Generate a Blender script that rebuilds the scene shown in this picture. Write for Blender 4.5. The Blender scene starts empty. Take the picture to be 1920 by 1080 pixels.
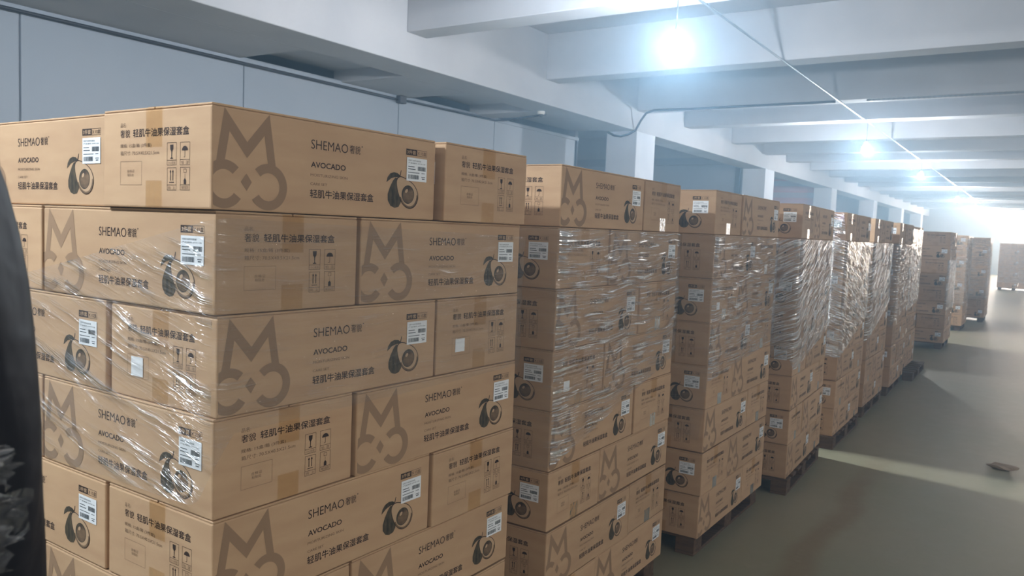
import bpy, bmesh, math, random
from mathutils import Vector, Matrix

# ------------------------------------------------------------------ camera, world, exposure
sc = bpy.context.scene
C = bpy.data.collections.new('warehouse'); sc.collection.children.link(C)
F_PX, YAW, PITCH, ROLL, CAM_H = 1508.94, math.radians(-33.4151), math.radians(-4.1241), math.radians(2.2529), 1.598
def camera():
    fw = Vector((math.sin(YAW)*math.cos(PITCH), math.cos(YAW)*math.cos(PITCH), math.sin(PITCH)))
    r = Vector((math.cos(YAW), -math.sin(YAW), 0)); u = r.cross(fw)
    c, s = math.cos(ROLL), math.sin(ROLL)
    r2, u2 = c*r + s*u, -s*r + c*u
    cd = bpy.data.cameras.new('camera'); co = bpy.data.objects.new('camera', cd); C.objects.link(co)
    cd.sensor_width = 36.0; cd.lens = F_PX/1920*36.0; cd.clip_start = 0.05; cd.clip_end = 200
    cd.dof.use_dof = True; cd.dof.focus_distance = 2.4; cd.dof.aperture_fstop = 9.0
    m = Matrix((( r2.x, u2.x, -fw.x, 0), (r2.y, u2.y, -fw.y, 0), (r2.z, u2.z, -fw.z, CAM_H), (0,0,0,1)))
    co.matrix_world = m
    sc.camera = co
camera()
w = bpy.data.worlds.new('world'); sc.world = w; w.use_nodes = True
w.node_tree.nodes['Background'].inputs[0].default_value = (0.62, 0.75, 1.0, 1)
w.node_tree.nodes['Background'].inputs[1].default_value = 1.0
sc.view_settings.view_transform = 'Standard'
sc.view_settings.look = 'None'
sc.view_settings.exposure = 0.12
sc.view_settings.gamma = 1.0
sc.view_settings.use_curve_mapping = False
LAMP_X, LAMP_Z = -2.92, 3.44
LAMP_Y = [-0.75, 6.50, 16.12, 23.95, 34.55, 43.85, 52.15]
GLINT_LAMP_X = 5.2          # unseen bulbs added right of the aisle for glints on the film
BULB_RADIANCE = 2600.0
SIDE_NEAR, SIDE_FAR = 4.6, 1.6       # glow of the unseen windows added in the right wall as fill
WINDOW_RADIANCE = 45.0
GLARE_HAZE = 0.020

# thin bluish haze added to imitate the lens's veiling glare
_vs = w.node_tree.nodes.new('ShaderNodeVolumeScatter')
_vs.inputs['Color'].default_value = (0.50, 0.76, 1.0, 1); _vs.inputs['Density'].default_value = GLARE_HAZE; _vs.inputs['Anisotropy'].default_value = 0.5
w.node_tree.links.new(_vs.outputs[0], w.node_tree.nodes['World Output'].inputs['Volume'])

# ------------------------------------------------------------------ helpers
R = random.Random(7)
def new_obj(name, mesh, parent=None):
    o = bpy.data.objects.new(name, mesh); C.objects.link(o)
    if parent is not None: o.parent = parent
    return o
def empty(name, loc=(0,0,0), rz=0.0):
    o = bpy.data.objects.new(name, None); C.objects.link(o)
    o.location = loc; o.rotation_euler = (0,0,rz); o.empty_display_size = 0.1
    return o
def tag(o, label=None, cat=None, group=None, kind=None):
    if label: o['label'] = label
    if cat: o['category'] = cat
    if group: o['group'] = group
    if kind: o['kind'] = kind
    return o
def to_mesh(name, bm, mats, smooth=False):
    me = bpy.data.meshes.new(name); bm.to_mesh(me); bm.free()
    for m in (mats if isinstance(mats, (list, tuple)) else [mats]): me.materials.append(m)
    if smooth:
        for p in me.polygons: p.use_smooth = True
    return me
def box(bm, x0, x1, y0, y1, z0, z1, bevel=0.0, mi=0, seg=2):
    r = bmesh.ops.create_cube(bm, size=1.0)
    vs = r['verts']
    for v in vs:
        v.co = Vector(((x0+x1)/2 + v.co.x*(x1-x0), (y0+y1)/2 + v.co.y*(y1-y0), (z0+z1)/2 + v.co.z*(z1-z0)))
    fs = set(f for v in vs for f in v.link_faces)
    for f in fs: f.material_index = mi
    if bevel > 0:
        es = list(set(e for v in vs for e in v.link_edges))
        bmesh.ops.bevel(bm, geom=es, offset=bevel, segments=seg, affect='EDGES', profile=0.5, material=-1)
    return vs
def tube(bm, pts, rad, n=8, mi=0, cap=True):
    pts = [Vector(p) for p in pts]; rings = []
    rads = rad if isinstance(rad, (list, tuple)) else [rad]*len(pts)
    prev = None
    for i, p in enumerate(pts):
        t = (pts[min(i+1, len(pts)-1)] - pts[max(i-1, 0)]).normalized()
        if prev is None:
            a = Vector((0,0,1)) if abs(t.z) < 0.9 else Vector((1,0,0))
            nrm = (a - t*a.dot(t)).normalized()
        else:
            nrm = (prev - t*prev.dot(t)).normalized()
        prev = nrm; b = t.cross(nrm)
        rings.append([bm.verts.new(p + (nrm*math.cos(2*math.pi*k/n) + b*math.sin(2*math.pi*k/n))*rads[i]) for k in range(n)])
    for i in range(len(rings)-1):
        for k in range(n):
            f = bm.faces.new((rings[i][k], rings[i][(k+1)%n], rings[i+1][(k+1)%n], rings[i+1][k])); f.material_index = mi; f.smooth = True
    if cap:
        for rr in (rings[0][::-1], rings[-1]):
            f = bm.faces.new(rr); f.material_index = mi
def lathe(bm, prof, n=20, cx=0, cy=0, mi=0):
    rings = []
    for (r, z) in prof:
        if r < 1e-5: rings.append([bm.verts.new((cx, cy, z))])
        else: rings.append([bm.verts.new((cx + r*math.cos(2*math.pi*k/n), cy + r*math.sin(2*math.pi*k/n), z)) for k in range(n)])
    for a, b in zip(rings, rings[1:]):
        for k in range(n):
            if len(a) == 1 and len(b) == 1: continue
            if len(a) == 1: f = bm.faces.new((a[0], b[(k+1)%n], b[k]))
            elif len(b) == 1: f = bm.faces.new((a[k], a[(k+1)%n], b[0]))
            else: f = bm.faces.new((a[k], a[(k+1)%n], b[(k+1)%n], b[k]))
            f.material_index = mi; f.smooth = True
    bmesh.ops.recalc_face_normals(bm, faces=bm.faces)

# ------------------------------------------------------------------ materials
def s2l(c):
    return tuple(((v/255)/12.92 if v/255 <= 0.04045 else (((v/255)+0.055)/1.055)**2.4) for v in c)
def mat(name, rgb, rough=0.6, spec=0.5, metal=0.0, emit=None, estr=0.0):
    m = bpy.data.materials.new(name); m.use_nodes = True
    b = m.node_tree.nodes['Principled BSDF']
    b.inputs['Base Color'].default_value = (*s2l(rgb), 1); b.inputs['Roughness'].default_value = rough
    b.inputs['Specular IOR Level'].default_value = spec; b.inputs['Metallic'].default_value = metal
    if emit:
        b.inputs['Emission Color'].default_value = (*emit, 1); b.inputs['Emission Strength'].default_value = estr
    return m
def nodes(m): return m.node_tree.nodes, m.node_tree.links
def noise_paint(name, rgb_a, rgb_b, scale, rough=0.7, bump=0.05, bscale=60.0, stretch=(1,1,1), spec=0.3):
    m = mat(name, rgb_a, rough, spec); N, K = nodes(m); b = N['Principled BSDF']
    tc = N.new('ShaderNodeTexCoord'); mp = N.new('ShaderNodeMapping'); mp.inputs['Scale'].default_value = stretch
    K.new(tc.outputs['Object'], mp.inputs[0])
    n1 = N.new('ShaderNodeTexNoise'); n1.inputs['Scale'].default_value = scale; n1.inputs['Detail'].default_value = 5
    K.new(mp.outputs[0], n1.inputs['Vector'])
    rp = N.new('ShaderNodeValToRGB'); rp.color_ramp.elements[0].position = 0.35; rp.color_ramp.elements[1].position = 0.65
    rp.color_ramp.elements[0].color = (*s2l(rgb_a), 1); rp.color_ramp.elements[1].color = (*s2l(rgb_b), 1)
    K.new(n1.outputs['Fac'], rp.inputs[0]); K.new(rp.outputs[0], b.inputs['Base Color'])
    n2 = N.new('ShaderNodeTexNoise'); n2.inputs['Scale'].default_value = bscale; n2.inputs['Detail'].default_value = 3
    K.new(mp.outputs[0], n2.inputs['Vector'])
    bp = N.new('ShaderNodeBump'); bp.inputs['Strength'].default_value = bump; bp.inputs['Distance'].default_value = 0.02
    K.new(n2.outputs['Fac'], bp.inputs['Height']); K.new(bp.outputs[0], b.inputs['Normal'])
    return m

def kraft():
    m = mat('kraft_cardboard', (190,156,122), 0.72, 0.25); N, K = nodes(m); b = N['Principled BSDF']
    oi = N.new('ShaderNodeObjectInfo'); tc = N.new('ShaderNodeTexCoord')
    mp = N.new('ShaderNodeMapping'); mp.inputs['Scale'].default_value = (6, 6, 30)
    K.new(tc.outputs['Object'], mp.inputs[0])
    ad = N.new('ShaderNodeVectorMath'); ad.operation = 'ADD'
    K.new(mp.outputs[0], ad.inputs[0]); K.new(oi.outputs['Random'], ad.inputs[1])
    n1 = N.new('ShaderNodeTexNoise'); n1.inputs['Scale'].default_value = 0.8; n1.inputs['Detail'].default_value = 4
    K.new(ad.outputs[0], n1.inputs['Vector'])
    rp = N.new('ShaderNodeValToRGB')
    rp.color_ramp.elements[0].position = 0.3; rp.color_ramp.elements[1].position = 0.7
    rp.color_ramp.elements[0].color = (*s2l((183,149,116)), 1); rp.color_ramp.elements[1].color = (*s2l((195,162,127)), 1)
    K.new(n1.outputs['Fac'], rp.inputs[0])
    hs = N.new('ShaderNodeHueSaturation')
    mr = N.new('ShaderNodeMapRange'); mr.inputs['To Min'].default_value = 0.9; mr.inputs['To Max'].default_value = 1.06
    K.new(oi.outputs['Random'], mr.inputs['Value']); K.new(mr.outputs[0], hs.inputs['Value'])
    K.new(rp.outputs[0], hs.inputs['Color']); K.new(hs.outputs[0], b.inputs['Base Color'])
    n2 = N.new('ShaderNodeTexNoise'); n2.inputs['Scale'].default_value = 9; n2.inputs['Detail'].default_value = 5
    K.new(tc.outputs['Object'], n2.inputs['Vector'])
    bp = N.new('ShaderNodeBump'); bp.inputs['Strength'].default_value = 0.25; bp.inputs['Distance'].default_value = 0.006
    K.new(n2.outputs['Fac'], bp.inputs['Height']); K.new(bp.outputs[0], b.inputs['Normal'])
    return m
KRAFT = kraft()
LOGO_INK = mat('logo_ink', (150,122,96), 0.7, 0.25)
INK = mat('dark_ink', (58,44,38), 0.7, 0.25)
FADED_INK = mat('faded_ink', (124,100,78), 0.7, 0.25)
SKIN_INK = noise_paint('avocado_skin_ink', (52,48,40), (92,80,62), 30, 0.7, 0.0, stretch=(3,1,1))
FLESH_INK = mat('avocado_flesh_ink', (188,158,126), 0.7, 0.25)
PIT_INK = noise_paint('avocado_pit_ink', (74,58,46), (128,104,80), 22, 0.7, 0.0, stretch=(1,1,2))
LABEL_WHITE = mat('label_paper', (235,238,240), 0.45, 0.5)
LABEL_INK = mat('label_ink', (70,78,84), 0.5, 0.3)

def tape_mat():
    m = bpy.data.materials.new('packing_tape'); m.use_nodes = True; N, K = nodes(m)
    N.clear(); out = N.new('ShaderNodeOutputMaterial')
    tr = N.new('ShaderNodeBsdfTransparent'); tr.inputs[0].default_value = (0.92,0.87,0.77,1)
    gl = N.new('ShaderNodeBsdfGlossy'); gl.inputs['Roughness'].default_value = 0.16
    lw = N.new('ShaderNodeLayerWeight'); lw.inputs['Blend'].default_value = 0.08
    tc = N.new('ShaderNodeTexCoord'); ns = N.new('ShaderNodeTexNoise'); ns.inputs['Scale'].default_value = 55
    K.new(tc.outputs['Object'], ns.inputs['Vector'])
    bp = N.new('ShaderNodeBump'); bp.inputs['Strength'].default_value = 0.5; bp.inputs['Distance'].default_value = 0.004
    K.new(ns.outputs['Fac'], bp.inputs['Height']); K.new(bp.outputs[0], gl.inputs['Normal']); K.new(bp.outputs[0], lw.inputs['Normal'])
    mx = N.new('ShaderNodeMixShader'); K.new(lw.outputs['Fresnel'], mx.inputs[0]); K.new(tr.outputs[0], mx.inputs[1]); K.new(gl.outputs[0], mx.inputs[2])
    K.new(mx.outputs[0], out.inputs[0])
    return m
TAPE = tape_mat()

def film_mat(name, angle, strength=1.0, streak=46.0, body=0.05, more=0.0):
    """clear stretch film: transparent body, gloss that follows stretched wrinkles; UV in metres"""
    m = bpy.data.materials.new(name); m.use_nodes = True; N, K = nodes(m)
    N.clear(); out = N.new('ShaderNodeOutputMaterial')
    uv = N.new('ShaderNodeUVMap'); mp = N.new('ShaderNodeMapping'); mp.vector_type = 'TEXTURE'
    mp.inputs['Rotation'].default_value = (0, 0, angle)
    K.new(uv.outputs[0], mp.inputs[0])
    wv = N.new('ShaderNodeTexNoise'); wv.inputs['Scale'].default_value = 3.0; wv.inputs['Detail'].default_value = 2
    K.new(mp.outputs[0], wv.inputs['Vector'])
    sb = N.new('ShaderNodeVectorMath'); sb.operation = 'SCALE'; sb.inputs['Scale'].default_value = 0.05
    K.new(wv.outputs['Color'], sb.inputs[0])
    ad = N.new('ShaderNodeVectorMath'); K.new(mp.outputs[0], ad.inputs[0]); K.new(sb.outputs[0], ad.inputs[1])
    sc1 = N.new('ShaderNodeVectorMath'); sc1.operation = 'MULTIPLY'; sc1.inputs[1].default_value = (streak*0.05, streak, 1)
    K.new(ad.outputs[0], sc1.inputs[0])
    n1 = N.new('ShaderNodeTexNoise'); n1.inputs['Scale'].default_value = 1.0; n1.inputs['Detail'].default_value = 4; n1.inputs['Roughness'].default_value = 0.6
    K.new(sc1.outputs[0], n1.inputs['Vector'])
    sc2 = N.new('ShaderNodeVectorMath'); sc2.operation = 'MULTIPLY'; sc2.inputs[1].default_value = (6, 16, 1)
    K.new(ad.outputs[0], sc2.inputs[0])
    n2 = N.new('ShaderNodeTexNoise'); n2.inputs['Scale'].default_value = 1.0; n2.inputs['Detail'].default_value = 3
    K.new(sc2.outputs[0], n2.inputs['Vector'])
    rid = N.new('ShaderNodeMapRange'); rid.interpolation_type = 'SMOOTHSTEP'
    rid.inputs['From Min'].default_value = 0.44-more*0.4; rid.inputs['From Max'].default_value = 0.66-more; K.new(n1.outputs['Fac'], rid.inputs['Value'])
    msk = N.new('ShaderNodeMapRange'); msk.interpolation_type = 'SMOOTHSTEP'
    msk.inputs['From Min'].default_value = 0.40-more*1.5; msk.inputs['From Max'].default_value = 0.62-more*2; K.new(n2.outputs['Fac'], msk.inputs['Value'])
    mul = N.new('ShaderNodeMath'); mul.operation = 'MULTIPLY'; K.new(rid.outputs[0], mul.inputs[0]); K.new(msk.outputs[0], mul.inputs[1])
    bp = N.new('ShaderNodeBump'); bp.inputs['Strength'].default_value = 0.9; bp.inputs['Distance'].default_value = 0.55/streak
    K.new(rid.outputs[0], bp.inputs['Height'])
    tr = N.new('ShaderNodeBsdfTransparent'); tr.inputs[0].default_value = (0.96,0.965,0.965,1)
    gl = N.new('ShaderNodeBsdfGlossy'); gl.inputs['Roughness'].default_value = 0.13; gl.inputs['Color'].default_value = (1,1,1,1)
    K.new(bp.outputs[0], gl.inputs['Normal'])
    df = N.new('ShaderNodeBsdfDiffuse'); df.inputs['Color'].default_value = (0.85,0.86,0.86,1)
    K.new(bp.outputs[0], df.inputs['Normal'])
    rp = N.new('ShaderNodeMapRange'); rp.inputs['From Min'].default_value = 0.0; rp.inputs['From Max'].default_value = 1.0
    rp.inputs['To Min'].default_value = 0.03; rp.inputs['To Max'].default_value = min(0.95, 0.85*strength)
    K.new(mul.outputs[0], rp.inputs['Value'])
    m1 = N.new('ShaderNodeMixShader'); m1.inputs[0].default_value = body; K.new(tr.outputs[0], m1.inputs[1]); K.new(df.outputs[0], m1.inputs[2])
    m2 = N.new('ShaderNodeMixShader'); K.new(rp.outputs[0], m2.inputs[0]); K.new(m1.outputs[0], m2.inputs[1]); K.new(gl.outputs[0], m2.inputs[2])
    K.new(m2.outputs[0], out.inputs[0])
    return m
FILM = [film_mat('stretch_film_level', math.radians(2), 1.0, 115.0, 0.02, 0.04), film_mat('stretch_film_rising', math.radians(24), 1.15, 110.0, 0.025, 0.07), film_mat('stretch_film_falling', math.radians(-16), 1.1, 110.0, 0.025, 0.07)]
FILM_FRONT = film_mat('stretch_film_crumpled', math.radians(-14), 0.6, 34.0, 0.04)
FILM_FAINT = film_mat('stretch_film_tight', math.radians(1), 0.22, 110.0, 0.03)

PAINT = noise_paint('white_ceiling_paint', (182,182,185), (172,173,177), 1.2, 0.85, 0.08, 14)
PAINT_COL = noise_paint('column_paint', (208,212,220), (198,203,212), 1.6, 0.8, 0.06, 14)
WOOD = noise_paint('pallet_wood', (104,80,58), (74,58,44), 5, 0.8, 0.3, 40, (1,12,12))
METAL = mat('galvanised_steel', (128,134,142), 0.4, 0.5, 0.6)
BLACK = mat('black_cable', (34,36,44), 0.5)
WHITE_PLASTIC = mat('white_plastic', (232,232,230), 0.4)
DARK_PLASTIC = mat('dark_plastic', (46,46,54), 0.5)

def wall_mat():
    m = mat('grey_sandwich_panel', (150,160,172), 0.5, 0.4); N, K = nodes(m); b = N['Principled BSDF']
    tc = N.new('ShaderNodeTexCoord'); n = N.new('ShaderNodeTexNoise'); n.inputs['Scale'].default_value = 0.7; n.inputs['Detail'].default_value = 3
    K.new(tc.outputs['Object'], n.inputs['Vector'])
    rp = N.new('ShaderNodeValToRGB'); rp.color_ramp.elements[0].color = (*s2l((140,152,166)),1); rp.color_ramp.elements[1].color = (*s2l((162,170,180)),1)
    K.new(n.outputs['Fac'], rp.inputs[0]); K.new(rp.outputs[0], b.inputs['Base Color'])
    return m
WALL = wall_mat()
def pink_mat():
    m = mat('pink_striped_cladding', (205,175,185), 0.5, 0.3); N, K = nodes(m); b = N['Principled BSDF']
    tc = N.new('ShaderNodeTexCoord'); sx = N.new('ShaderNodeSeparateXYZ'); K.new(tc.outputs['Object'], sx.inputs[0])
    mm = N.new('ShaderNodeMath'); mm.operation = 'MULTIPLY'; mm.inputs[1].default_value = 1/0.42; K.new(sx.outputs['Z'], mm.inputs[0])
    fr = N.new('ShaderNodeMath'); fr.operation = 'FRACT'; K.new(mm.outputs[0], fr.inputs[0])
    rp = N.new('ShaderNodeValToRGB'); rp.color_ramp.interpolation = 'CONSTANT'
    rp.color_ramp.elements[0].color = (*s2l((206,160,172)),1); rp.color_ramp.elements[1].position = 0.55; rp.color_ramp.elements[1].color = (*s2l((190,180,192)),1)
    K.new(fr.outputs[0], rp.inputs[0]); K.new(rp.outputs[0], b.inputs['Base Color'])
    return m
PINK = pink_mat()
def floor_mat():
    m = mat('green_grey_epoxy', (120,130,120), 0.4, 0.5); N, K = nodes(m); b = N['Principled BSDF']
    tc = N.new('ShaderNodeTexCoord')
    n1 = N.new('ShaderNodeTexNoise'); n1.inputs['Scale'].default_value = 0.55; n1.inputs['Detail'].default_value = 6
    K.new(tc.outputs['Object'], n1.inputs['Vector'])
    rp = N.new('ShaderNodeValToRGB'); rp.color_ramp.elements[0].position = 0.35; rp.color_ramp.elements[1].position = 0.68
    rp.color_ramp.elements[0].color = (*s2l((134,133,108)),1); rp.color_ramp.elements[1].color = (*s2l((150,141,118)),1)
    K.new(n1.outputs['Fac'], rp.inputs[0])
    # dusty tyre track along the aisle
    sx = N.new('ShaderNodeSeparateXYZ'); K.new(tc.outputs['Object'], sx.inputs[0])
    n2 = N.new('ShaderNodeTexNoise'); n2.inputs['Scale'].default_value = 0.9; n2.inputs['Detail'].default_value = 4
    K.new(tc.outputs['Object'], n2.inputs['Vector'])
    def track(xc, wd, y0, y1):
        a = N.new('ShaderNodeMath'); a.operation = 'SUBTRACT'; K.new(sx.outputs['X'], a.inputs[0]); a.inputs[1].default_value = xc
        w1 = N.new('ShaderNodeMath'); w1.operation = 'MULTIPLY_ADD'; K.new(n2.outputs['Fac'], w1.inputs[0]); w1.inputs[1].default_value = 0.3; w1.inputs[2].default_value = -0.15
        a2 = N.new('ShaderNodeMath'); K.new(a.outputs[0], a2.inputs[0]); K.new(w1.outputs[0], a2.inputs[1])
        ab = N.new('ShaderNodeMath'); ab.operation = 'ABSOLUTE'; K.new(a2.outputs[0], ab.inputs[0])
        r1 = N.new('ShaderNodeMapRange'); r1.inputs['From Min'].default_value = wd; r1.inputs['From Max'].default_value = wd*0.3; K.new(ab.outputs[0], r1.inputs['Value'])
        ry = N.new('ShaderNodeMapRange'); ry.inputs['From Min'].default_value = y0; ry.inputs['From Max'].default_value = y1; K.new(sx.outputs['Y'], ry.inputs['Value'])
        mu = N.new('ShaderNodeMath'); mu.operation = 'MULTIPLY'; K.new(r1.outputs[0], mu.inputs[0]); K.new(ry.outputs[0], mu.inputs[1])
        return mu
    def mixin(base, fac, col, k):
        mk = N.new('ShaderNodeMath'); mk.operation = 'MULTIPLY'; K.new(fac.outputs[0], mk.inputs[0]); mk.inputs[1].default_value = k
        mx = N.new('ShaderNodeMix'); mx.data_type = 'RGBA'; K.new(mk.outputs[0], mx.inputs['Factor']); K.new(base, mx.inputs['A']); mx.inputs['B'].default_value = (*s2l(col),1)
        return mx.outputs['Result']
    c = mixin(rp.outputs[0], track(-0.91, 0.11, 6.9, 5.4), (124,106,78), 0.75)
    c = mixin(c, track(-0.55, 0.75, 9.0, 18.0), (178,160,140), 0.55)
    # fine dust and scuffs
    n3 = N.new('ShaderNodeTexNoise'); n3.inputs['Scale'].default_value = 7; n3.inputs['Detail'].default_value = 8; n3.inputs['Roughness'].default_value = 0.7
    K.new(tc.outputs['Object'], n3.inputs['Vector'])
    r3 = N.new('ShaderNodeMapRange'); r3.inputs['From Min'].default_value = 0.55; r3.inputs['From Max'].default_value = 0.75; K.new(n3.outputs['Fac'], r3.inputs['Value'])
    c = mixin(c, r3, (170,158,142), 0.4)
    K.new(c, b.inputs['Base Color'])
    rr = N.new('ShaderNodeMapRange'); rr.inputs['To Min'].default_value = 0.28; rr.inputs['To Max'].default_value = 0.55; K.new(n3.outputs['Fac'], rr.inputs['Value'])
    K.new(rr.outputs[0], b.inputs['Roughness'])
    bp = N.new('ShaderNodeBump'); bp.inputs['Strength'].default_value = 0.08; bp.inputs['Distance'].default_value = 0.01
    K.new(n3.outputs['Fac'], bp.inputs['Height']); K.new(bp.outputs[0], b.inputs['Normal'])
    return m
FLOOR = floor_mat()

# ------------------------------------------------------------------ the hall
Y0, Y1, XR = -8.0, 58.0, 9.6
def struct(name, bm, m, label=None):
    o = new_obj(name, to_mesh(name, bm, m)); o['kind'] = 'structure'
    if label: o['label'] = label
    return o
def sbox(name, dims, m, bevel=0.0, label=None):
    bm = bmesh.new(); box(bm, *dims, bevel=bevel); return struct(name, bm, m, label)
sbox('floor', (-17, XR, Y0, Y1, -0.2, 0.0), FLOOR)
sbox('ceiling', (-17, XR, Y0, Y1, 4.53, 4.75), PAINT)
FILL_WIN_Y = [(-7.0,-3.4), (-2.6,1.0), (16.0,22.0), (24.0,30.0), (32.0,38.0), (40.0,46.0)]  # unseen windows added to brighten the aisle faces and the film
bm = bmesh.new()
box(bm, XR, XR+0.2, Y0, Y1, 0, 0.9); box(bm, XR, XR+0.2, Y0, Y1, 3.3, 4.53)
ed = [Y0] + [v for p in FILL_WIN_Y for v in p] + [Y1]
for a, b_ in zip(ed[0::2], ed[1::2]): box(bm, XR, XR+0.2, a, b_, 0.9, 3.3)
struct('wall_right', bm, PAINT)
P_NEAR = mat('added_side_fill', (240,245,255), 0.2, 0.5, 0.0, (1.0,0.97,0.93), SIDE_NEAR)  # fill light from the added windows, near pair
P_FAR = mat('added_far_side_fill', (240,245,255), 0.2, 0.5, 0.0, (0.88,0.94,1.0), SIDE_FAR)  # weaker fill from the added windows farther along
for k, (a, b_) in enumerate(FILL_WIN_Y):
    bm = bmesh.new(); box(bm, XR+0.10, XR+0.13, a, b_, 0.9, 3.3)
    o = struct(f'window_{k+2}', bm, P_NEAR if k < 2 else P_FAR)  # added out-of-view pane, glows as fill light
    bm = bmesh.new()
    for y in (a, (a+b_)/2-0.03, b_-0.06): box(bm, XR+0.04, XR+0.09, y, y+0.06, 0.9, 3.3)
    new_obj('window_frame', to_mesh('window_frame', bm, WHITE_PLASTIC), o)
sbox('wall_back', (-17, XR+0.2, Y0-0.2, Y0, 0, 4.53), PAINT)
# left wall of grey panels, seams between the panels cut as narrow grooves
bm = bmesh.new()
seams = [-8.0, -5.0, -2.4, 0.2, 3.81, 6.33, 9.09, 11.57, 14.55]
for a, b_ in zip(seams, seams[1:]):
    box(bm, -8.25, -8.13, a+0.008, b_-0.008, 0.0, 3.5, bevel=0.006)
box(bm, -8.25, -8.15, -8.0, 14.55, 0.0, 3.5)
struct('wall_left', bm, WALL)
sbox('trim_1', (-8.20, -8.105, Y0, 14.55, 3.46, 3.52), WALL, 0.004, 'grey capping strip along the top of the panel wall')
# ceiling recess between beam and wall; stub soffits shaped to imitate its light and dark patches
sbox('ceiling_recess', (-8.25, -7.0, Y0, 14.55, 3.66, 3.76), PAINT)
bm = bmesh.new()
for a, b_ in ((-8.0, -1.0), (1.2, 6.25), (7.9, 9.25), (11.0, 11.5)):
    box(bm, -8.25, -7.0, a, b_, 3.5, 3.66)
struct('ceiling_patch_soffit', bm, PAINT)
sbox('beam_long', (-7.0, -6.42, Y0, Y1, 3.5, 4.53), PAINT, 0.01)
YB = [-4.6, -1.6, 1.4, 4.2, 7.28, 10.44, 13.66, 15.95, 18.95, 21.5, 23.78, 26.6, 29.3, 31.9, 34.38, 37.0, 39.6, 42.0, 43.68, 46.5, 49.3, 51.98, 55.0]
for k, y in enumerate(YB):
    sbox('beam_cross', (-6.42, XR, y, y+0.36, 3.86, 4.53), PAINT, 0.01)
for k, y in enumerate((13.66, 21.8, 29.8, 38.1, 46.2, 54.0)):
    sbox('column', (-7.02, -6.405, y, y+0.84, 0, 3.5), PAINT_COL, 0.012)
# left-hand bays beyond the panel wall: cross partitions at the columns
sbox('wall_return', (-17, -8.13, 14.43, 14.55, 0, 4.53), WALL)
for k, (y, m) in enumerate(((22.3, WALL), (30.3, PINK), (38.6, WALL), (46.7, WALL), (54.4, WALL))):
    sbox('wall_partition', (-17, -7.02, y, y+0.12, 0, 3.86), m)
    sbox('beam_bay', (-17, -7.02, y-0.1, y+0.26, 3.86, 4.53), PAINT)
sbox('trim_2', (-7.36, -7.22, 22.2, 22.3, 0, 3.66), DARK_PLASTIC, 0.0, 'dark post at the edge of the first bay partition')
sbox('trim_3', (-17, -7.22, 22.2, 22.3, 3.66, 3.86), WALL)
sbox('wall_outer', (-17.2, -17, 14.43, Y1, 0, 4.53), WALL)
# end wall with a wide bright window high up on the right
bm = bmesh.new()
WX0, WX1, WZ0, WZ1 = -2.45, 4.5, 2.0, 4.4
box(bm, -17, WX0, Y1, Y1+0.25, 0, 4.53); box(bm, WX1, XR, Y1, Y1+0.25, 0, 4.53)
box(bm, WX0, WX1, Y1, Y1+0.25, 0, WZ0); box(bm, WX0, WX1, Y1, Y1+0.25, WZ1, 4.53)
struct('wall_end', bm, PAINT)
PANE = mat('bright_window_daylight', (240,245,255), 0.2, 0.5, 0.0, (0.86,0.94,1.0), WINDOW_RADIANCE)
bm = bmesh.new(); box(bm, WX0, WX1, Y1+0.10, Y1+0.13, WZ0, WZ1)
wp = struct('window_1', bm, PANE, 'overexposed bright window in the far end wall')
bm = bmesh.new()
for x in (WX0, WX0+2.3, WX0+4.6, WX1-0.06): box(bm, x, x+0.06, Y1+0.05, Y1+0.10, WZ0, WZ1)
box(bm, WX0, WX1, Y1+0.05, Y1+0.10, WZ0, WZ0+0.06); box(bm, WX0, WX1, Y1+0.05, Y1+0.10, WZ1-0.06, WZ1)
new_obj('window_frame', to_mesh('window_frame', bm, WHITE_PLASTIC), wp)

# ------------------------------------------------------------------ printed carton
CL, CW, CH = 0.697, 0.397, 0.2140
def text_geo(body, offset=0.0):
    cu = bpy.data.curves.new('t', 'FONT'); cu.body = body; cu.size = 1.0; cu.fill_mode = 'FRONT' if hasattr(cu, 'fill_mode') else cu.fill_mode
    cu.offset = offset; cu.resolution_u = 3
    ob = bpy.data.objects.new('t', cu); C.objects.link(ob)
    bpy.context.view_layer.update()
    dg = bpy.context.evaluated_depsgraph_get(); ev = ob.evaluated_get(dg)
    me = ev.to_mesh()
    vs = [(v.co.x, v.co.y) for v in me.vertices]; fs = [tuple(p.vertices) for p in me.polygons]
    ev.to_mesh_clear(); bpy.data.objects.remove(ob); bpy.data.curves.remove(cu)
    return vs, fs
TXT = {}
def text_fit(lst, body, u0, u1, v0, v1, mi, offset=0.0):
    key = (body, offset)
    if key not in TXT: TXT[key] = text_geo(body, offset)
    vs, fs = TXT[key]
    if not vs: return
    xs = [v[0] for v in vs]; ys = [v[1] for v in vs]
    ax, bx, ay, by = min(xs), max(xs), min(ys), max(ys)
    lst.append(([(u0+(x-ax)/(bx-ax)*(u1-u0), v0+(y-ay)/(by-ay)*(v1-v0)) for x, y in vs], fs, mi))
def poly(lst, pts, mi, lift=0): lst.append((list(pts), [tuple(range(len(pts)))], mi, lift))
def rect(lst, u0, u1, v0, v1, mi, lift=0): poly(lst, [(u0,v0),(u1,v0),(u1,v1),(u0,v1)], mi, lift)
def frame(lst, u0, u1, v0, v1, t, mi):
    rect(lst, u0, u1, v0, v0+t, mi); rect(lst, u0, u1, v1-t, v1, mi); rect(lst, u0, u0+t, v0+t, v1-t, mi); rect(lst, u1-t, u1, v0+t, v1-t, mi)
def ellipse(cx, cy, rx, ry, rot=0.0, n=36, egg=0.0):
    o = []
    for k in range(n):
        a = 2*math.pi*k/n; x = rx*math.cos(a)*(1-egg*math.sin(a)); y = ry*math.sin(a)
        o.append((cx + x*math.cos(rot) - y*math.sin(rot), cy + x*math.sin(rot) + y*math.cos(rot)))
    return o
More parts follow.
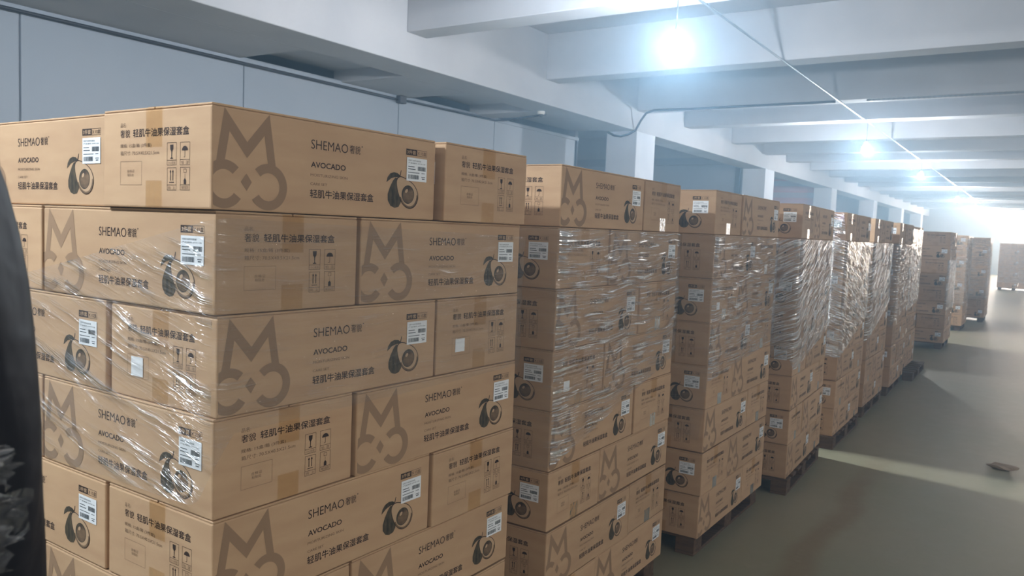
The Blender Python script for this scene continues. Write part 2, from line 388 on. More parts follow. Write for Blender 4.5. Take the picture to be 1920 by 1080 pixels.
def band(lst, outer, inner, mi, lift=0):
    n = len(outer)
    lst.append((outer+inner, [(k, (k+1)%n, n+(k+1)%n, n+k) for k in range(n)], mi, lift))
# material slots: 0 kraft, 1 logo, 2 ink, 3 faded, 4 skin, 5 flesh, 6 pit
def long_face():
    L = []
    # interlocking letter mark
    for sgn in (1, -1):
        X = (lambda u: u) if sgn == 1 else (lambda u: 2*0.0855-u)
        ord_ = (lambda p: p) if sgn == 1 else (lambda p: p[::-1])
        poly(L, ord_([(X(0.1419),0.2085),(X(0.0855),0.1440),(X(0.0855),0.1107),(X(0.1292),0.1617),(X(0.1402),0.1000),(X(0.1602),0.1000)]), 1)
        # open ring under each leg
        n = 30; a0, a1 = math.radians(-145), math.radians(134)
        ins, outs = [], []
        for k in range(n+1):
            a = a0+(a1-a0)*k/n
            ins.append((X(0.1415+0.0300*math.cos(a)), 0.0535+0.0300*math.sin(a)))
            outs.append((X(0.1415+0.0510*math.cos(a)), 0.0535+0.0500*math.sin(a)))
        cl = lambda p: (max(p[0], 0.004), p[1])
        ins = [cl(p) for p in ins]; outs = [cl(p) for p in outs]
        fs = []
        for k in range(n):
            q = (k, k+1, n+2+k, n+1+k) if sgn == -1 else (k, n+1+k, n+2+k, k+1)
            p4 = [(ins+outs)[i] for i in q]
            ar = sum(p4[i][0]*p4[(i+1)%4][1]-p4[(i+1)%4][0]*p4[i][1] for i in range(4))
            if abs(ar) > 1e-8: fs.append(q)
        L.append((ins+outs, fs, 1, 1))
    poly(L, [(0.0846,0.0785),(0.0706,0.0605),(0.0856,0.0420),(0.0985,0.0612)], 1)
    text_fit(L, 'SHEMAO', 0.2595, 0.3740, 0.1490, 0.1700, 2, -0.004)
    text_fit(L, '奢貌', 0.3790, 0.4150, 0.1500, 0.1700, 2)
    poly(L, ellipse(0.4205, 0.1695, 0.0018, 0.0018, 0, 8), 2)
    text_fit(L, 'AVOCADO', 0.2597, 0.3676, 0.1070, 0.1200, 2, 0.018)
    text_fit(L, 'MOISTURIZING SKIN', 0.2592, 0.3745, 0.0868, 0.0930, 3)
    text_fit(L, 'CARE SET', 0.2592, 0.3098, 0.0668, 0.0728, 3)
    text_fit(L, '轻肌牛油果保湿套盒', 0.2585, 0.4640, 0.0375, 0.0575, 2, 0.012)
    # contents tag
    rect(L, 0.5805, 0.6225, 0.1670, 0.1828, 2)
    text_fit(L, '3件套', 0.5840, 0.6190, 0.1695, 0.1803, 5, 0.01); L[-1] = L[-1] + (1,)
    frame(L, 0.6225, 0.6625, 0.1670, 0.1828, 0.0008, 2)
    text_fit(L, 'X 15盒', 0.6255, 0.6600, 0.1700, 0.1800, 2)
    # avocado engraving: leaf, whole fruit, half fruit, stone
    poly(L, [(0.5088,0.0905),(0.5125,0.1035),(0.5215,0.1135),(0.5361,0.1180),(0.5500,0.1165),(0.5600,0.1110),(0.5520,0.1065),(0.5400,0.1055),(0.5270,0.1020),(0.5160,0.0950)], 4)
    poly(L, [(0.5575,0.1090),(0.5612,0.1105),(0.5645,0.1245),(0.5622,0.1250)], 2)
    poly(L, [(0.5421,0.1050),(0.5330,0.0960),(0.5225,0.0790),(0.5150,0.0610),(0.5158,0.0450),(0.5260,0.0320),(0.5411,0.0272),(0.5560,0.0300),(0.5640,0.0400),(0.5670,0.0520),(0.5560,0.0720),(0.5490,0.0900),(0.5480,0.1040)], 4)
    half = [(0.5490,0.1065),(0.5440,0.0960),(0.5470,0.0800),(0.5545,0.0620),(0.5650,0.0440),(0.5800,0.0310),(0.6000,0.0258),(0.6190,0.0320),(0.6300,0.0460),(0.6335,0.0620),(0.6270,0.0790),(0.6140,0.0920),(0.5960,0.1010),(0.5760,0.1075),(0.5600,0.1105)]
    def smooth(pts, k=2):
        for _ in range(k):
            o = []
            for i in range(len(pts)):
                a, b_ = pts[i], pts[(i+1)%len(pts)]
                o += [(a[0]*.75+b_[0]*.25, a[1]*.75+b_[1]*.25), (a[0]*.25+b_[0]*.75, a[1]*.25+b_[1]*.75)]
            pts = o
        return pts
    half = smooth(half)
    cx, cy = 0.592, 0.064
    inn = [(cx+(x-cx)*0.945, cy+(y-cy)*0.945) for x, y in half]
    poly(L, half, 5, 1)
    band(L, half, inn, 2, 2)
    lower = [(x, y) for x, y in half if y < 0.066 and x > 0.556]
    inn2 = [(cx+(x-cx)*0.82, cy+(y-cy)*0.82) for x, y in lower]
    if len(lower) > 2: L.append((lower+inn2, [(k, k+1, len(lower)+k+1, len(lower)+k) for k in range(len(lower)-1)], 6, 2))
    poly(L, ellipse(0.5912, 0.0640, 0.0245, 0.0240, 0.35, 30), 4, 3)
    poly(L, ellipse(0.5930, 0.0625, 0.0208, 0.0200, 0.35, 30), 6, 4)
    poly(L, ellipse(0.5850, 0.0730, 0.0065, 0.0042, 0.7, 16), 5, 5)
    return L
def short_face():
    L = []
    text_fit(L, '品名:', 0.0700, 0.0945, 0.1752, 0.1850, 3)
    text_fit(L, '奢貌', 0.0700, 0.1080, 0.1525, 0.1700, 2)
    text_fit(L, '轻肌牛油果保湿套盒', 0.1200, 0.3255, 0.1520, 0.1705, 2, 0.012)
    text_fit(L, '规格: 15盒/箱 (3件套)', 0.0695, 0.1910, 0.1290, 0.1388, 3, 0.005)
    text_fit(L, '箱尺寸: 70.5X40.5X21.5cm', 0.0705, 0.2190, 0.1135, 0.1232, 3, 0.0)
    frame(L, 0.0701, 0.1539, 0.0486, 0.1004, 0.0007, 3)
    text_fit(L, '合格证', 0.0965, 0.1260, 0.0755, 0.0825, 3); text_fit(L, '粘贴处', 0.0985, 0.1240, 0.0672, 0.0740, 3)
    for (u0, u1, v0, v1, vc, cap) in ((0.2480,0.2818,0.1004,0.1375,0.0900,'小心轻放'), (0.2945,0.3283,0.1010,0.1376,0.0898,'怕  湿'), (0.2490,0.2818,0.0484,0.0850,0.0378,'向  上'), (0.2955,0.3288,0.0486,0.0857,0.0382,'堆码极限')):
        frame(L, u0, u1, v0, v1, 0.0008, 2); frame(L, u0, u1, vc, v0+0.0008, 0.0008, 2)
        text_fit(L, cap, u0+0.004, u1-0.004, vc+0.0022, v0-0.0018, 3)
    # glass
    c = 0.2649
    poly(L, [(c-0.0058,0.1330),(c-0.0052,0.1235),(c-0.0014,0.1185),(c-0.0010,0.1065),(c-0.0052,0.1050),(c-0.0052,0.1036),(c+0.0052,0.1036),(c+0.0052,0.1050),(c+0.0010,0.1065),(c+0.0014,0.1185),(c+0.0052,0.1235),(c+0.0058,0.1330)], 2)
    # umbrella
    c = 0.3114
    poly(L, [(c+0.0105*math.cos(math.radians(a)), 0.1200+0.0095*math.sin(math.radians(a))) for a in range(0, 181, 15)], 2)
    rect(L, c-0.0006, c+0.0006, 0.1070, 0.1205, 2); rect(L, c-0.0040, c-0.0006, 0.1060, 0.1072, 2)
    # two arrows
    for c in (0.2612, 0.2696):
        rect(L, c-0.0011, c+0.0011, 0.0580, 0.0760, 2); poly(L, [(c-0.0030,0.0755),(c+0.0030,0.0755),(c,0.0812)], 2)
    rect(L, 0.2570, 0.2738, 0.0535, 0.0550, 2)
    # stacking mark
    c = 0.3122
    poly(L, [(c-0.0042,0.0505),(c+0.0042,0.0505),(c+0.0042,0.0590),(c+0.0012,0.0625),(c-0.0012,0.0625),(c-0.0042,0.0590)], 2)
    rect(L, c-0.0006, c+0.0006, 0.0625, 0.0720, 3)
    frame(L, c-0.0050, c+0.0050, 0.0740, 0.0825, 0.0012, 3)
    return L
def lay(bm, items, origin, du, dv, nrm, base=0.0005, scale_u=1.0, off_u=0.0):
    for it in items:
        vs, fs, mi = it[0], it[1], it[2]; lift = it[3] if len(it) > 3 else 0
        nv = [bm.verts.new(origin + du*(u*scale_u+off_u) + dv*(v*0.995) + nrm*(base+lift*0.00012)) for u, v in vs]
        for f in fs:
            try: bf = bm.faces.new([nv[i] for i in f])
            except ValueError: continue
            bf.material_index = mi
            bf.normal_update()
            if bf.normal.dot(nrm) < 0: bf.normal_flip()
def carton_mesh(variant):
    rr = random.Random(variant)
    bm = bmesh.new()
    hx, hy = CL/2, CW/2
    box(bm, -hx, hx, -hy, hy, 0, CH-0.005, bevel=0.004, seg=2)
    # closing flaps on top, a hair apart along the middle seam
    box(bm, -hx+0.001, hx-0.001, -hy+0.001, -0.0015, CH-0.0048, CH, bevel=0.0012, seg=1)
    box(bm, -hx+0.001, hx-0.001, 0.0015, hy-0.001, CH-0.0048, CH, bevel=0.0012, seg=1)
    X, Y, Z = Vector((1,0,0)), Vector((0,1,0)), Vector((0,0,1))
    lf, sf = long_face(), short_face()
    lay(bm, lf, Vector((-hx,-hy,0)), X, Z, -Y, scale_u=CL/0.70)
    lay(bm, lf, Vector((hx,hy,0)), -X, Z, Y, scale_u=CL/0.70)
    lay(bm, sf, Vector((hx,-hy,0)), Y, Z, X, scale_u=CW/0.40)
    lay(bm, sf, Vector((-hx,hy,0)), -Y, Z, -X, scale_u=CW/0.40)
    return to_mesh('printed_carton', bm, [KRAFT, LOGO_INK, INK, FADED_INK, SKIN_INK, FLESH_INK, PIT_INK])
CARTON = carton_mesh(0)
def label_mesh(seed):
    rr = random.Random(seed)
    bm = bmesh.new(); u0, u1, v0, v1 = 0.5808, 0.6600, 0.0998, 0.1602
    y = -CW/2
    box(bm, -CL/2+u0, -CL/2+u1, y-0.0016, y-0.0010, v0, v1)
    L = []
    text_fit(L, '轻肌牛油果保湿套盒', u0+0.005, u0+0.055, v1-0.0085, v1-0.0045, 1)
    text_fit(L, '产品编码 6975128', u0+0.005, u0+0.072, v1-0.0150, v1-0.0112, 1)
    for k, (a, b_) in enumerate(((0.005,0.030),(0.005,0.034))): rect(L, u0+a, u0+b_, v1-0.0235-0.0065*k, v1-0.0215-0.0065*k, 1)
    x = u0+0.043
    while x < u1-0.006:
        wd = rr.choice((0.0006,0.0010,0.0016)); rect(L, x, x+wd, v1-0.0315, v1-0.0205, 1); x += wd+rr.choice((0.0005,0.0009))
    rect(L, u0+0.005, u0+0.050, v1-0.0385, v1-0.0368, 1); rect(L, u0+0.058, u1-0.008, v1-0.0385, v1-0.0368, 1)
    x = u0+0.006
    while x < u0+0.048:
        wd = rr.choice((0.0006,0.0010,0.0018)); rect(L, x, x+wd, v0+0.0060, v0+0.0170, 1); x += wd+rr.choice((0.0005,0.0010))
    rect(L, u0+0.060, u1-0.008, v0+0.0070, v0+0.0095, 1); rect(L, u0+0.058, u1-0.006, v0+0.0120, v0+0.0138, 1)
    lay(bm, L, Vector((-CL/2, y, 0)), Vector((1,0,0)), Vector((0,0,1)), Vector((0,-1,0)), base=0.0018)
    return to_mesh('shipping_label', bm, [LABEL_WHITE, LABEL_INK])
LABELS = [label_mesh(s) for s in (1, 2, 3)]
def tape_mesh():
    bm = bmesh.new(); hx = CL/2; t = 0.0009; wy = 0.030
    def strip(pts):
        lo = [bm.verts.new((x, -wy, z)) for x, z in pts]; hi = [bm.verts.new((x, wy, z)) for x, z in pts]
        for i in range(len(pts)-1): bm.faces.new((lo[i], hi[i], hi[i+1], lo[i+1]))
    strip([(-hx-t, CH-0.085), (-hx-t, CH-0.004), (-hx+0.003, CH+t), (hx-0.003, CH+t), (hx+t, CH-0.004), (hx+t, CH-0.085)])
    for s in (-1, 1): strip([(s*(hx+t), 0.002), (s*(hx+t), 0.058)])
    bmesh.ops.recalc_face_normals(bm, faces=bm.faces)
    return to_mesh('packing_tape', bm, TAPE)
TAPE_ME = tape_mesh()
def sticker_mesh(side):
    bm = bmesh.new()
    if side == '+x': box(bm, CL/2+0.0012, CL/2+0.0018, -0.115, -0.072, 0.058, 0.096)
    else: box(bm, -CL/2-0.0018, -CL/2-0.0012, 0.066, 0.112, 0.052, 0.096)
    return to_mesh('blank_sticker', bm, LABEL_WHITE)
STICK = {'+x': sticker_mesh('+x'), '-x': sticker_mesh('-x')}
# prototype carton, copied for every place in the stacks
proto = new_obj('printed_carton', CARTON)
p_label = new_obj('shipping_label', LABELS[0], proto); p_tape = new_obj('packing_tape', TAPE_ME, proto)
p_label['label'] = 'white barcode label'; p_tape['label'] = 'clear glossy tape'
used = False
def place_carton(x, y, z, rz, label, group, sticker=None, lab=0):
    global used
    if not used: o, lb, tp = proto, p_label, p_tape; used = True
    else:
        o = proto.copy(); C.objects.link(o)
        lb = p_label.copy(); C.objects.link(lb); lb.parent = o
        tp = p_tape.copy(); C.objects.link(tp); tp.parent = o
    lb.data = LABELS[lab % 3]
    o.location = (x, y, z); o.rotation_euler = (0, 0, rz)
    tag(o, label, 'carton', group)
    if sticker:
        s = new_obj('blank_sticker', STICK[sticker], o); s['label'] = 'blank white square sticker'
    return o

# ------------------------------------------------------------------ stacks
ORD = ['top', 'second', 'third', 'fourth', 'fifth', 'sixth', 'seventh', 'bottom']
S = 1.10; L_, W_ = 0.7003, 0.3997
ZL = [1.615, 1.399, 1.183, 0.968, 0.753, 0.537, 0.317, 0.100]      # underside of every layer, top layer first
#        X      Y     yaw  parity layers phrase                    which cartons
STACKS = [
    (-1.401, 1.028, 0.74, 0, 'nearest stack', 'nearest stack', 'ABD'),
    (-1.396, 2.397, -0.57, 0, 'second-nearest stack', 'second-nearest stack', 'ABD'),
    (-1.338, 3.790, -0.29, 1, 'third-nearest stack', 'third-nearest stack', 'ABD'),
    (-1.262, 5.124, -2.36, 1, 'fourth-nearest stack', 'fourth-nearest stack', 'ABD'),
    (-1.275, 6.510, -0.6, 1, 'fifth-nearest stack', 'fifth-nearest stack', 'AB'),
    (-1.300, 7.880, -0.5, 1, 'sixth-nearest stack', 'sixth-nearest stack', 'AB'),
    (-1.275, 9.200, -1.0, 1, 'seventh-nearest stack', 'seventh-nearest stack', 'AB'),
    (-1.345, 10.560, -0.6, 0, 'eighth-nearest stack', 'eighth-nearest stack', 'AB'),
    (-1.235, 14.100, 0.0, 0, 'first stack past the gap', 'first stack past the floor gap', 'ABD'),
    (-1.250, 17.550, 0.0, 1, 'second stack past the gap', 'second stack past the floor gap', 'AB'),
    (-1.020, 20.100, 0.0, 0, 'third stack past the gap', 'third stack past the floor gap', 'AB'),
    (-0.420, 37.000, 0.0, 1, 'far stack under window', 'far stack by the bright window', 'AD'),
]
POSN = {'A': 'front corner', 'B': 'rear on aisle', 'D': 'front inner'}
SKIP = set()
R5 = math.radians
STICKERS = {(0,2,'A'): '-x', (0,2,'B'): '+x', (1,3,'A'): '+x', (2,2,'A'): '+x'}
PUSH = {(0,0,'B'): (0.018, 0.008, -0.3), (0,1,'A'): (0.0, 0.0, 0), (0,2,'B'): (0.0, 0.012, 0), (0,2,'A'): (0, 0.006, 0), (0,1,'B'): (0, 0.010, 0),
        (0,3,'B'): (0.006, 0.006, 0), (0,4,'B'): (0.010, 0.004, 0), (0,0,'A'): (-0.002, -0.012, 0.1), (0,0,'D'): (-0.012, 0.010, -0.1)}
def stack(i):
    X, Y, yaw, par, phrase, gphrase, which = STACKS[i]
    a = R5(yaw); ca, sa = math.cos(a), math.sin(a)
    rr = random.Random(100+i)
    far = i >= 11
    for r in range(8):
        odd = (r + par) % 2 == 0            # long side of the corner carton faces the aisle
        for w_ in which:
            lx = {'A': (-W_/2, L_/2), 'B': (-L_/2, L_+W_/2), 'D': (-(W_+L_/2), W_/2)}[w_] if odd else \
                 {'A': (-L_/2, W_/2), 'B': (-W_/2, W_+L_/2), 'D': (-(L_+W_/2), L_/2)}[w_]
            along = (w_ == 'A') == odd if w_ != 'D' else (not odd)
            rot = math.pi/2 if along else 0.0
            jx, jy, jr = rr.uniform(-.003,.003), rr.uniform(-.001,.001), R5(rr.uniform(-.12,.12))
            if w_ == 'D': jx = rr.uniform(-.012,-.008)
            if w_ == 'B': jy = rr.uniform(.004,.009); jx += rr.uniform(-.004,.008) if r == 0 else 0
            k = (i, r, w_)
            if k in PUSH: jx, jy, jr = PUSH[k][0], PUSH[k][1], R5(PUSH[k][2])
            if k in SKIP: continue
            px, py = lx[0]+jx, lx[1]+jy
            # local frame: +y runs along the aisle face, x runs out of it
            wx, wy = X + px*ca + py*sa, Y - px*sa + py*ca
            shown = {'A': 'corner', 'B': 'rear', 'D': 'inner'}[w_]
            if w_ == 'A': face = 'long side to aisle' if odd else 'short end to aisle'
            elif w_ == 'B': face = 'short end to aisle' if odd else 'long side to aisle'
            else: face = 'long side to front' if odd else 'short end to front'
            lab = f'brown {shown} carton, {face}, {ORD[r]} layer of the {phrase}'
            place_carton(wx, wy, ZL[r] + 0.0005, rot - a + jr, lab, f'cartons in the {gphrase}', STICKERS.get(k), i*7+r*3+ord(w_))
for i in range(len(STACKS)): stack(i)

# pallets
def pallet_proto():
    t = empty('wooden_pallet'); Wd, Dp = 1.06, 1.06
    boards = 7
    for k in range(boards):
        bm = bmesh.new(); y = -Dp/2 + k*(Dp-0.10)/(boards-1)
        box(bm, -Wd/2, Wd/2, y, y+0.10, 0.082, 0.099, bevel=0.002, seg=1); new_obj('deck_board', to_mesh('deck_board', bm, WOOD), t)
    for x in (-Wd/2+0.055, 0, Wd/2-0.055):
        for y in (-Dp/2+0.06, 0, Dp/2-0.06):
            bm = bmesh.new(); box(bm, x-0.05, x+0.05, y-0.055, y+0.055, 0.016, 0.082, bevel=0.002, seg=1); new_obj('block', to_mesh('block', bm, WOOD), t)
        bm = bmesh.new(); box(bm, x-0.05, x+0.05, -Dp/2, Dp/2, 0.0, 0.016, bevel=0.002, seg=1); new_obj('skid_board', to_mesh('skid_board', bm, WOOD), t)
    return t
pp = pallet_proto(); pkids = list(pp.children); pused = False
def place_pallet(x, y, rz, label, sx=1.0, sy=1.0):
    global pused
    if not pused: o = pp; pused = True
    else:
        o = pp.copy(); C.objects.link(o)
        for k in pkids:
            c = k.copy(); C.objects.link(c); c.parent = o
    o.location = (x, y, 0); o.rotation_euler = (0,0,rz); o.scale = (sx, sy, 1)
    tag(o, label, 'pallet', 'wooden pallets under the stacks')
for i, (X, Y, yaw, par, phrase, gp, wh) in enumerate(STACKS):
    a = R5(yaw); px, py = -S/2, S/2; sx = sy = 1.0
    if i in (3, 4): px += 0.035; py -= 0.035
    if i == 7: px += 0.10; py -= 0.05; sx = sy = 1.12
    if i == 5: px += 0.02
    place_pallet(X + px*math.cos(a) + py*math.sin(a), Y - px*math.sin(a) + py*math.cos(a), -a, f'wooden pallet carrying the {phrase}', sx, sy)

# ------------------------------------------------------------------ stretch film
def vnoise(x, y, seed=0):
    def h(i, j):
        n = (i*374761393 + j*668265263 + seed*1442695041) & 0xffffffff
        n = ((n ^ (n >> 13)) * 1274126177) & 0xffffffff
        return ((n ^ (n >> 16)) & 0xffff)/65535.0
    i, j = math.floor(x), math.floor(y); fx, fy = x-i, y-j
    fx, fy = fx*fx*(3-2*fx), fy*fy*(3-2*fy)
    return (h(i,j)*(1-fx)+h(i+1,j)*fx)*(1-fy) + (h(i,j+1)*(1-fx)+h(i+1,j+1)*fx)*fy
def film(i, ztop, zbot, m, label, ang=0.0, start=-1.10, end=2.20, amp=0.010):
    """sheet round the front and aisle sides; s<0 runs along the front, 0..1.1 along the aisle, >1.1 round the back"""
    X, Y, yaw = STACKS[i][:3]; a = R5(yaw); ca, sa = math.cos(a), math.sin(a)
    bm = bmesh.new(); uvl = bm.loops.layers.uv.new('UVMap')
    ns = int((end-start)/0.022); nz = 34 if i < 8 else 16
    g = []
    o = 0.010
    for si in range(ns+1):
        s = start + (end-start)*si/ns
        # rounded path about the corner
        if s < -0.02: bx, by, nx, ny = s, -o, 0.0, -1.0
        elif s < 0.02:
            t = (s+0.02)/0.04*math.pi/2; bx, by, nx, ny = -0.02+ (0.02+o)*math.sin(t), 0.02-(0.02+o)*math.cos(t), math.sin(t), -math.cos(t)
        elif s < 1.085: bx, by, nx, ny = o, s, 1.0, 0.0
        elif s < 1.125:
            t = (s-1.085)/0.04*math.pi/2; bx, by, nx, ny = -0.02+(0.02+o)*math.cos(t), 1.10+(0.02+o)*math.sin(t), math.cos(t), math.sin(t)
        else: bx, by, nx, ny = -(s-1.105), 1.12+o, 0.0, 1.0
        row = []
        zt, zb = ztop(s), zbot(s)
        for zi in range(nz+1):
            z = zb + (zt-zb)*zi/nz
            # wrinkles run along the pull direction
            q = (z*math.cos(ang) - s*math.sin(ang)); l = (s*math.cos(ang) + z*math.sin(ang))
            am = amp*(1+2.2*math.exp(-((s+0.84)/0.22)**2-((z-1.37)/0.10)**2)) if i == 0 else amp
            d = am*(0.55*vnoise(l*2.5, q*34, i) + 0.45*vnoise(l*6, q*80, i+9))
            row.append((bm.verts.new((X + (bx+nx*d)*ca + (by+ny*d)*sa, Y - (bx+nx*d)*sa + (by+ny*d)*ca, z)), s, z))
        g.append(row)
    for si in range(ns):
        for zi in range(nz):
            q = (g[si][zi], g[si+1][zi], g[si+1][zi+1], g[si][zi+1])
            f = bm.faces.new([v[0] for v in q]); f.smooth = True
            if q[1][1] > 0.0: f.material_index = 1
            for lp, v in zip(f.loops, q): lp[uvl].uv = (v[1], v[2])
    ob = new_obj('stretch_film', to_mesh('stretch_film', bm, m if isinstance(m, list) else [m, m]))
    tag(ob, label, 'stretch film', 'clear film round the carton stacks')
    return ob
def lerp(a, b_, t): t = max(0.0, min(1.0, t)); return a+(b_-a)*t
film(0, lambda s: (lerp(1.42, 1.595, (s+0.85)/0.85) if s < 0 else 1.60-0.02*s), lambda s: (lerp(0.975, 1.0, (s+1.0)) if s < -0.03 else lerp(1.15, 1.17, s/1.1) if s > 0.03 else lerp(1.0, 1.15, (s+0.03)/0.06)),
     [FILM_FRONT, FILM_FAINT], 'clear crumpled stretch film round the nearest stack', math.radians(-10), start=-1.06, amp=0.012)
film(1, lambda s: 1.61, lambda s: (0.75 if s < 0 else lerp(0.78, 1.06, s/1.1)), [FILM_FAINT, FILM[0]], 'clear stretch film round the second-nearest stack', 0.0)
film(2, lambda s: 1.61, lambda s: (0.60 if s < 0 else lerp(0.90, 1.0, s/1.1)), [FILM_FAINT, FILM[0]], 'clear stretch film round the third-nearest stack', math.radians(4))
film(3, lambda s: 1.61, lambda s: (0.86 if s < 0 else lerp(0.80, 0.98, s/1.1)), FILM[1], 'clear diagonally wrinkled stretch film round the fourth-nearest stack', math.radians(24))
film(4, lambda s: 1.82 if s < 0 else 1.61, lambda s: (0.72 if s < 0 else lerp(0.72, 0.98, s/1.1)), FILM[2], 'clear stretch film round the fifth-nearest stack', math.radians(-16))
film(5, lambda s: 1.61, lambda s: (0.70 if s < 0 else lerp(0.74, 1.02, s/1.1)), FILM[1], 'clear stretch film round the sixth-nearest stack', math.radians(24))
film(6, lambda s: 1.61, lambda s: (0.75 if s < 0 else lerp(0.80, 0.95, s/1.1)), FILM[0], 'clear stretch film round the seventh-nearest stack', 0.0)
film(7, lambda s: 1.80, lambda s: (0.75 if s < 0 else lerp(0.82, 0.9, s/1.1)), FILM[2], 'clear stretch film round the eighth-nearest stack', math.radians(-16))
film(8, lambda s: 1.40, lambda s: 0.62, FILM[1], 'clear stretch film round the first stack past the floor gap', math.radians(10), start=-0.02)
film(9, lambda s: 1.82, lambda s: 0.5, FILM[0], 'clear stretch film round the second stack past the floor gap', 0.0)
film(10, lambda s: 1.82, lambda s: 0.5, FILM[0], 'clear stretch film round the third stack past the floor gap', 0.0)
film(11, lambda s: 1.80, lambda s: 0.3, FILM[0], 'clear stretch film round the far stack under the bright window', 0.0)

# ------------------------------------------------------------------ black plastic-draped bundle at the left edge
def bundle():
    m = noise_paint('black_plastic_sheet', (20,18,21), (27,25,29), 3, 0.55, 0.5, 9, spec=0.12)
    bm = bmesh.new(); n = 48; nz = 40; rings = []
    cx, cy, hx, hy, H = -0.95, 0.28, 0.195, 0.13, 1.80
    for zi in range(nz+1):
        z = H*zi/nz
        t = max(0.0, (z-1.22)/(H-1.22)); sh = math.sqrt(max(0.0, 1-t**3.2)) if t < 1 else 0.0
        row = []
        for k in range(n):
            a = 2*math.pi*k/n
            c, s = math.cos(a), math.sin(a)
            e = 0.62
            x = hx*math.copysign(abs(c)**e, c)*max(sh, 0.02); y = hy*math.copysign(abs(s)**e, s)*max(sh, 0.02)
            d = 1 + 0.10*(vnoise(a*3, z*5, 3)-0.5) + 0.06*(vnoise(a*7, z*13, 5)-0.5)
            row.append(bm.verts.new((cx + x*d, cy + y*d, z)))
        rings.append(row)
    for a, b_ in zip(rings, rings[1:]):
        for k in range(n): bm.faces.new((a[k], a[(k+1)%n], b_[(k+1)%n], b_[k])).smooth = True
    bm.faces.new(rings[-1])
    bm.faces.new(rings[0][::-1])
    root = new_obj('plastic_covered_bundle', to_mesh('plastic_covered_bundle', bm, m))
    tag(root, 'tall dark bundle draped in black plastic at the left edge', 'bundle')
    clear = film_mat('loose_clear_plastic', math.radians(50), 0.7, 60.0, 0.06)
    for k, (px, py, pz, w_, h_) in enumerate(((-0.738,0.33,1.378,0.05,0.035), (-0.728,0.33,1.345,0.06,0.04), (-0.742,0.33,1.308,0.05,0.035))):
        bm = bmesh.new(); uvl = bm.loops.layers.uv.new('UVMap'); g = []
        for i in range(13):
            row = []
            for j in range(13):
                u, v = i/12-0.5, j/12-0.5
                zz = pz + v*h_ + 0.012*(vnoise(u*5, v*5, k)-0.5)
                row.append((bm.verts.new((px + u*w_, py - 0.02*vnoise(u*6+3, v*6, 11+k) - 0.005 + 0.03*abs(u), zz)), u*w_, v*h_))
            g.append(row)
        for i in range(12):
            for j in range(12):
                q = (g[i][j], g[i+1][j], g[i+1][j+1], g[i][j+1]); f = bm.faces.new([t[0] for t in q])
                for lp, t in zip(f.loops, q): lp[uvl].uv = (t[1], t[2])
        c = new_obj('crumpled_plastic', to_mesh('crumpled_plastic', bm, clear), root); c['label'] = 'crumpled clear plastic'
bundle()

# ------------------------------------------------------------------ lamps, conduit and cables
BULB = mat('bulb_glow', (255,255,255), 0.3, 0.5, 0.0, (0.79,0.895,1.0), BULB_RADIANCE)
BULB_GLINT = mat('added_glint_bulb', (255,255,255), 0.3, 0.5, 0.0, (0.82,0.91,1.0), 700.0)  # weaker glow for the added bulbs out of view
def lamp(x, y, z, drop, label, group='bare bulbs hung under the ceiling conduit', glow=None):
    t = empty('hanging_lamp', (x, y, z))
    bm = bmesh.new(); lathe(bm, [(0.0,-0.075),(0.035,-0.068),(0.055,-0.045),(0.060,-0.01),(0.060,0.04),(0.045,0.062),(0.028,0.070)], 12)
    new_obj('bulb', to_mesh('bulb', bm, glow or BULB, True), t)
    bm = bmesh.new(); lathe(bm, [(0.0,0.060),(0.030,0.060),(0.034,0.085),(0.034,0.12),(0.022,0.14),(0.010,0.15),(0.0,0.15)], 14)
    new_obj('lamp_holder', to_mesh('lamp_holder', bm, WHITE_PLASTIC, True), t)
    bm = bmesh.new(); e = drop-0.14; tube(bm, [(0,0,0.14),(0.012,0,0.14+e*0.3),(0.004,0.01,0.14+e*0.6),(0.012,0,0.14+e*0.9),(0.0,0,drop-0.008)], 0.007, 6)
    new_obj('cord', to_mesh('cord', bm, METAL), t)
    tag(t, label, 'lamp', group)
names = ['behind the viewer', 'nearest in view', 'second along the conduit', 'third along the conduit', 'fourth along the conduit', 'fifth along the conduit', 'farthest along the conduit']
for k, y in enumerate(LAMP_Y):
    z = (LAMP_Z, 3.19, 3.34, 3.45, 3.38, 3.53, 3.50)[k]
    lamp(LAMP_X if k != 1 else -2.74, y, z, 3.831-z, f'lit bare bulb hanging from ceiling conduit, {names[k]}')
for k, y in enumerate(LAMP_Y):  # second row of bulbs, unseen, added so the film wrinkles catch glints
    if GLINT_LAMP_X is None: break
    lamp(GLINT_LAMP_X, y, LAMP_Z, 3.831-LAMP_Z, 'added unseen bulb right of the aisle, for glints on the film', 'added unseen bulbs right of the aisle', BULB_GLINT)
bm = bmesh.new(); tube(bm, [(LAMP_X, -6, 3.848), (LAMP_X, 10, 3.848), (LAMP_X, 28, 3.848), (LAMP_X, 46.5, 3.848)], 0.013, 8)
t = new_obj('conduit', to_mesh('conduit', bm, METAL)); tag(t, 'long straight metal conduit running under the ceiling beams above the bulbs', 'conduit')
bm = bmesh.new()
for y in YB[1:18]:
    tube(bm, [(LAMP_X-0.05, y+0.40, 4.53), (LAMP_X, y+0.40, 3.845), (LAMP_X+0.05, y+0.40, 4.53)], 0.006, 5)
new_obj('conduit_hanger', to_mesh('conduit_hanger', bm, METAL), t)
bm = bmesh.new()
tube(bm, [(-6.966,13.60,3.484), (-6.83,13.58,3.42), (-6.687,13.57,3.396), (-6.527,13.57,3.43), (-6.390,13.57,3.50), (-6.295,13.57,3.672), (-6.198,13.58,3.802), (-6.065,13.60,3.843), (-5.321,13.62,3.838), (-3.934,13.62,3.838), (-2.965,13.62,3.834)], 0.022, 8)
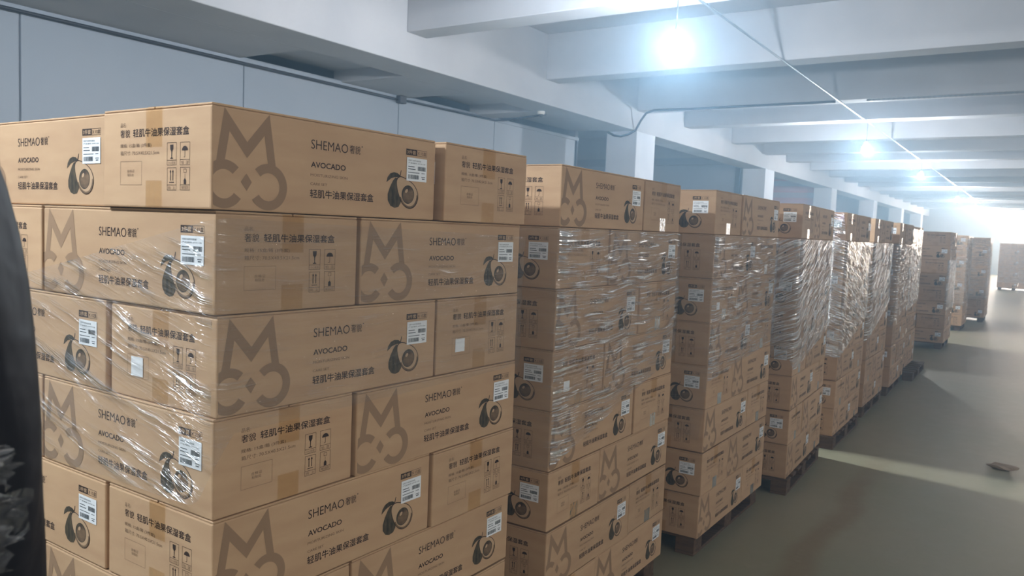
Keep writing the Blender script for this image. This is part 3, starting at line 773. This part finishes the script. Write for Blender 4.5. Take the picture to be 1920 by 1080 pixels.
t = new_obj('black_cable', to_mesh('black_cable', bm, BLACK)); tag(t, 'black cable sagging off the column then running along the beam', 'cable')
bm = bmesh.new(); pts = []; rads = []
for k in range(150):
    x = -2.50 + k*0.035; pts.append((x, 13.62, 3.832)); rads.append(0.020 if k % 2 else 0.013)
tube(bm, pts, rads, 8)
t = new_obj('corrugated_conduit', to_mesh('corrugated_conduit', bm, METAL)); tag(t, 'ribbed metal conduit crossing under the beam at right', 'conduit')
# wall cable, junction box, small camera
bm = bmesh.new(); tube(bm, [(-8.075,-6,3.44), (-8.075,4,3.44), (-8.075,9.0,3.44)], 0.018, 6)
tube(bm, [(-8.075,9.0,3.45), (-8.075,11.5,3.47), (-7.9,11.60,3.48), (-7.4,11.4,3.478), (-6.9,11.25,3.478)], 0.016, 6)
t = new_obj('wall_cable', to_mesh('wall_cable', bm, BLACK)); tag(t, 'thin dark cable along the top of the grey panel wall', 'cable')
bm = bmesh.new(); box(bm, -8.105, -8.02, 9.0, 9.14, 3.39, 3.50, bevel=0.008)
t = new_obj('junction_box', to_mesh('junction_box', bm, DARK_PLASTIC)); tag(t, 'small dark junction box where wall cable meets a panel seam', 'junction box')
t = empty('dome_camera', (-6.86, 11.04, 3.5))
bm = bmesh.new(); lathe(bm, [(0.0,0.0),(0.060,0.0),(0.062,-0.02),(0.055,-0.045),(0.045,-0.05)], 18); new_obj('housing', to_mesh('housing', bm, WHITE_PLASTIC, True), t)
bm = bmesh.new(); lathe(bm, [(0.043,-0.045),(0.038,-0.07),(0.022,-0.088),(0.0,-0.094)], 18); new_obj('lens_dome', to_mesh('lens_dome', bm, DARK_PLASTIC, True), t)
tag(t, 'small white dome camera fixed under the long beam', 'camera')
# scrap on the floor
bm = bmesh.new()
rr = random.Random(3)
bmesh.ops.create_icosphere(bm, subdivisions=2, radius=0.06)
for v in bm.verts:
    q = 0.7+0.6*rr.random(); v.co = Vector((v.co.x*1.5*q, v.co.y*0.9*q, max(-0.0, 0.02+v.co.z*0.35*q)))
o = new_obj('crumpled_scrap', to_mesh('crumpled_scrap', bm, mat('scrap_paper', (150,132,112), 0.7))); o.location = (-0.15, 6.80, 0.0)
tag(o, 'small crumpled scrap lying on the aisle floor', 'litter')
sc.cycles.use_denoising = True
sc.cycles.max_bounces = 8
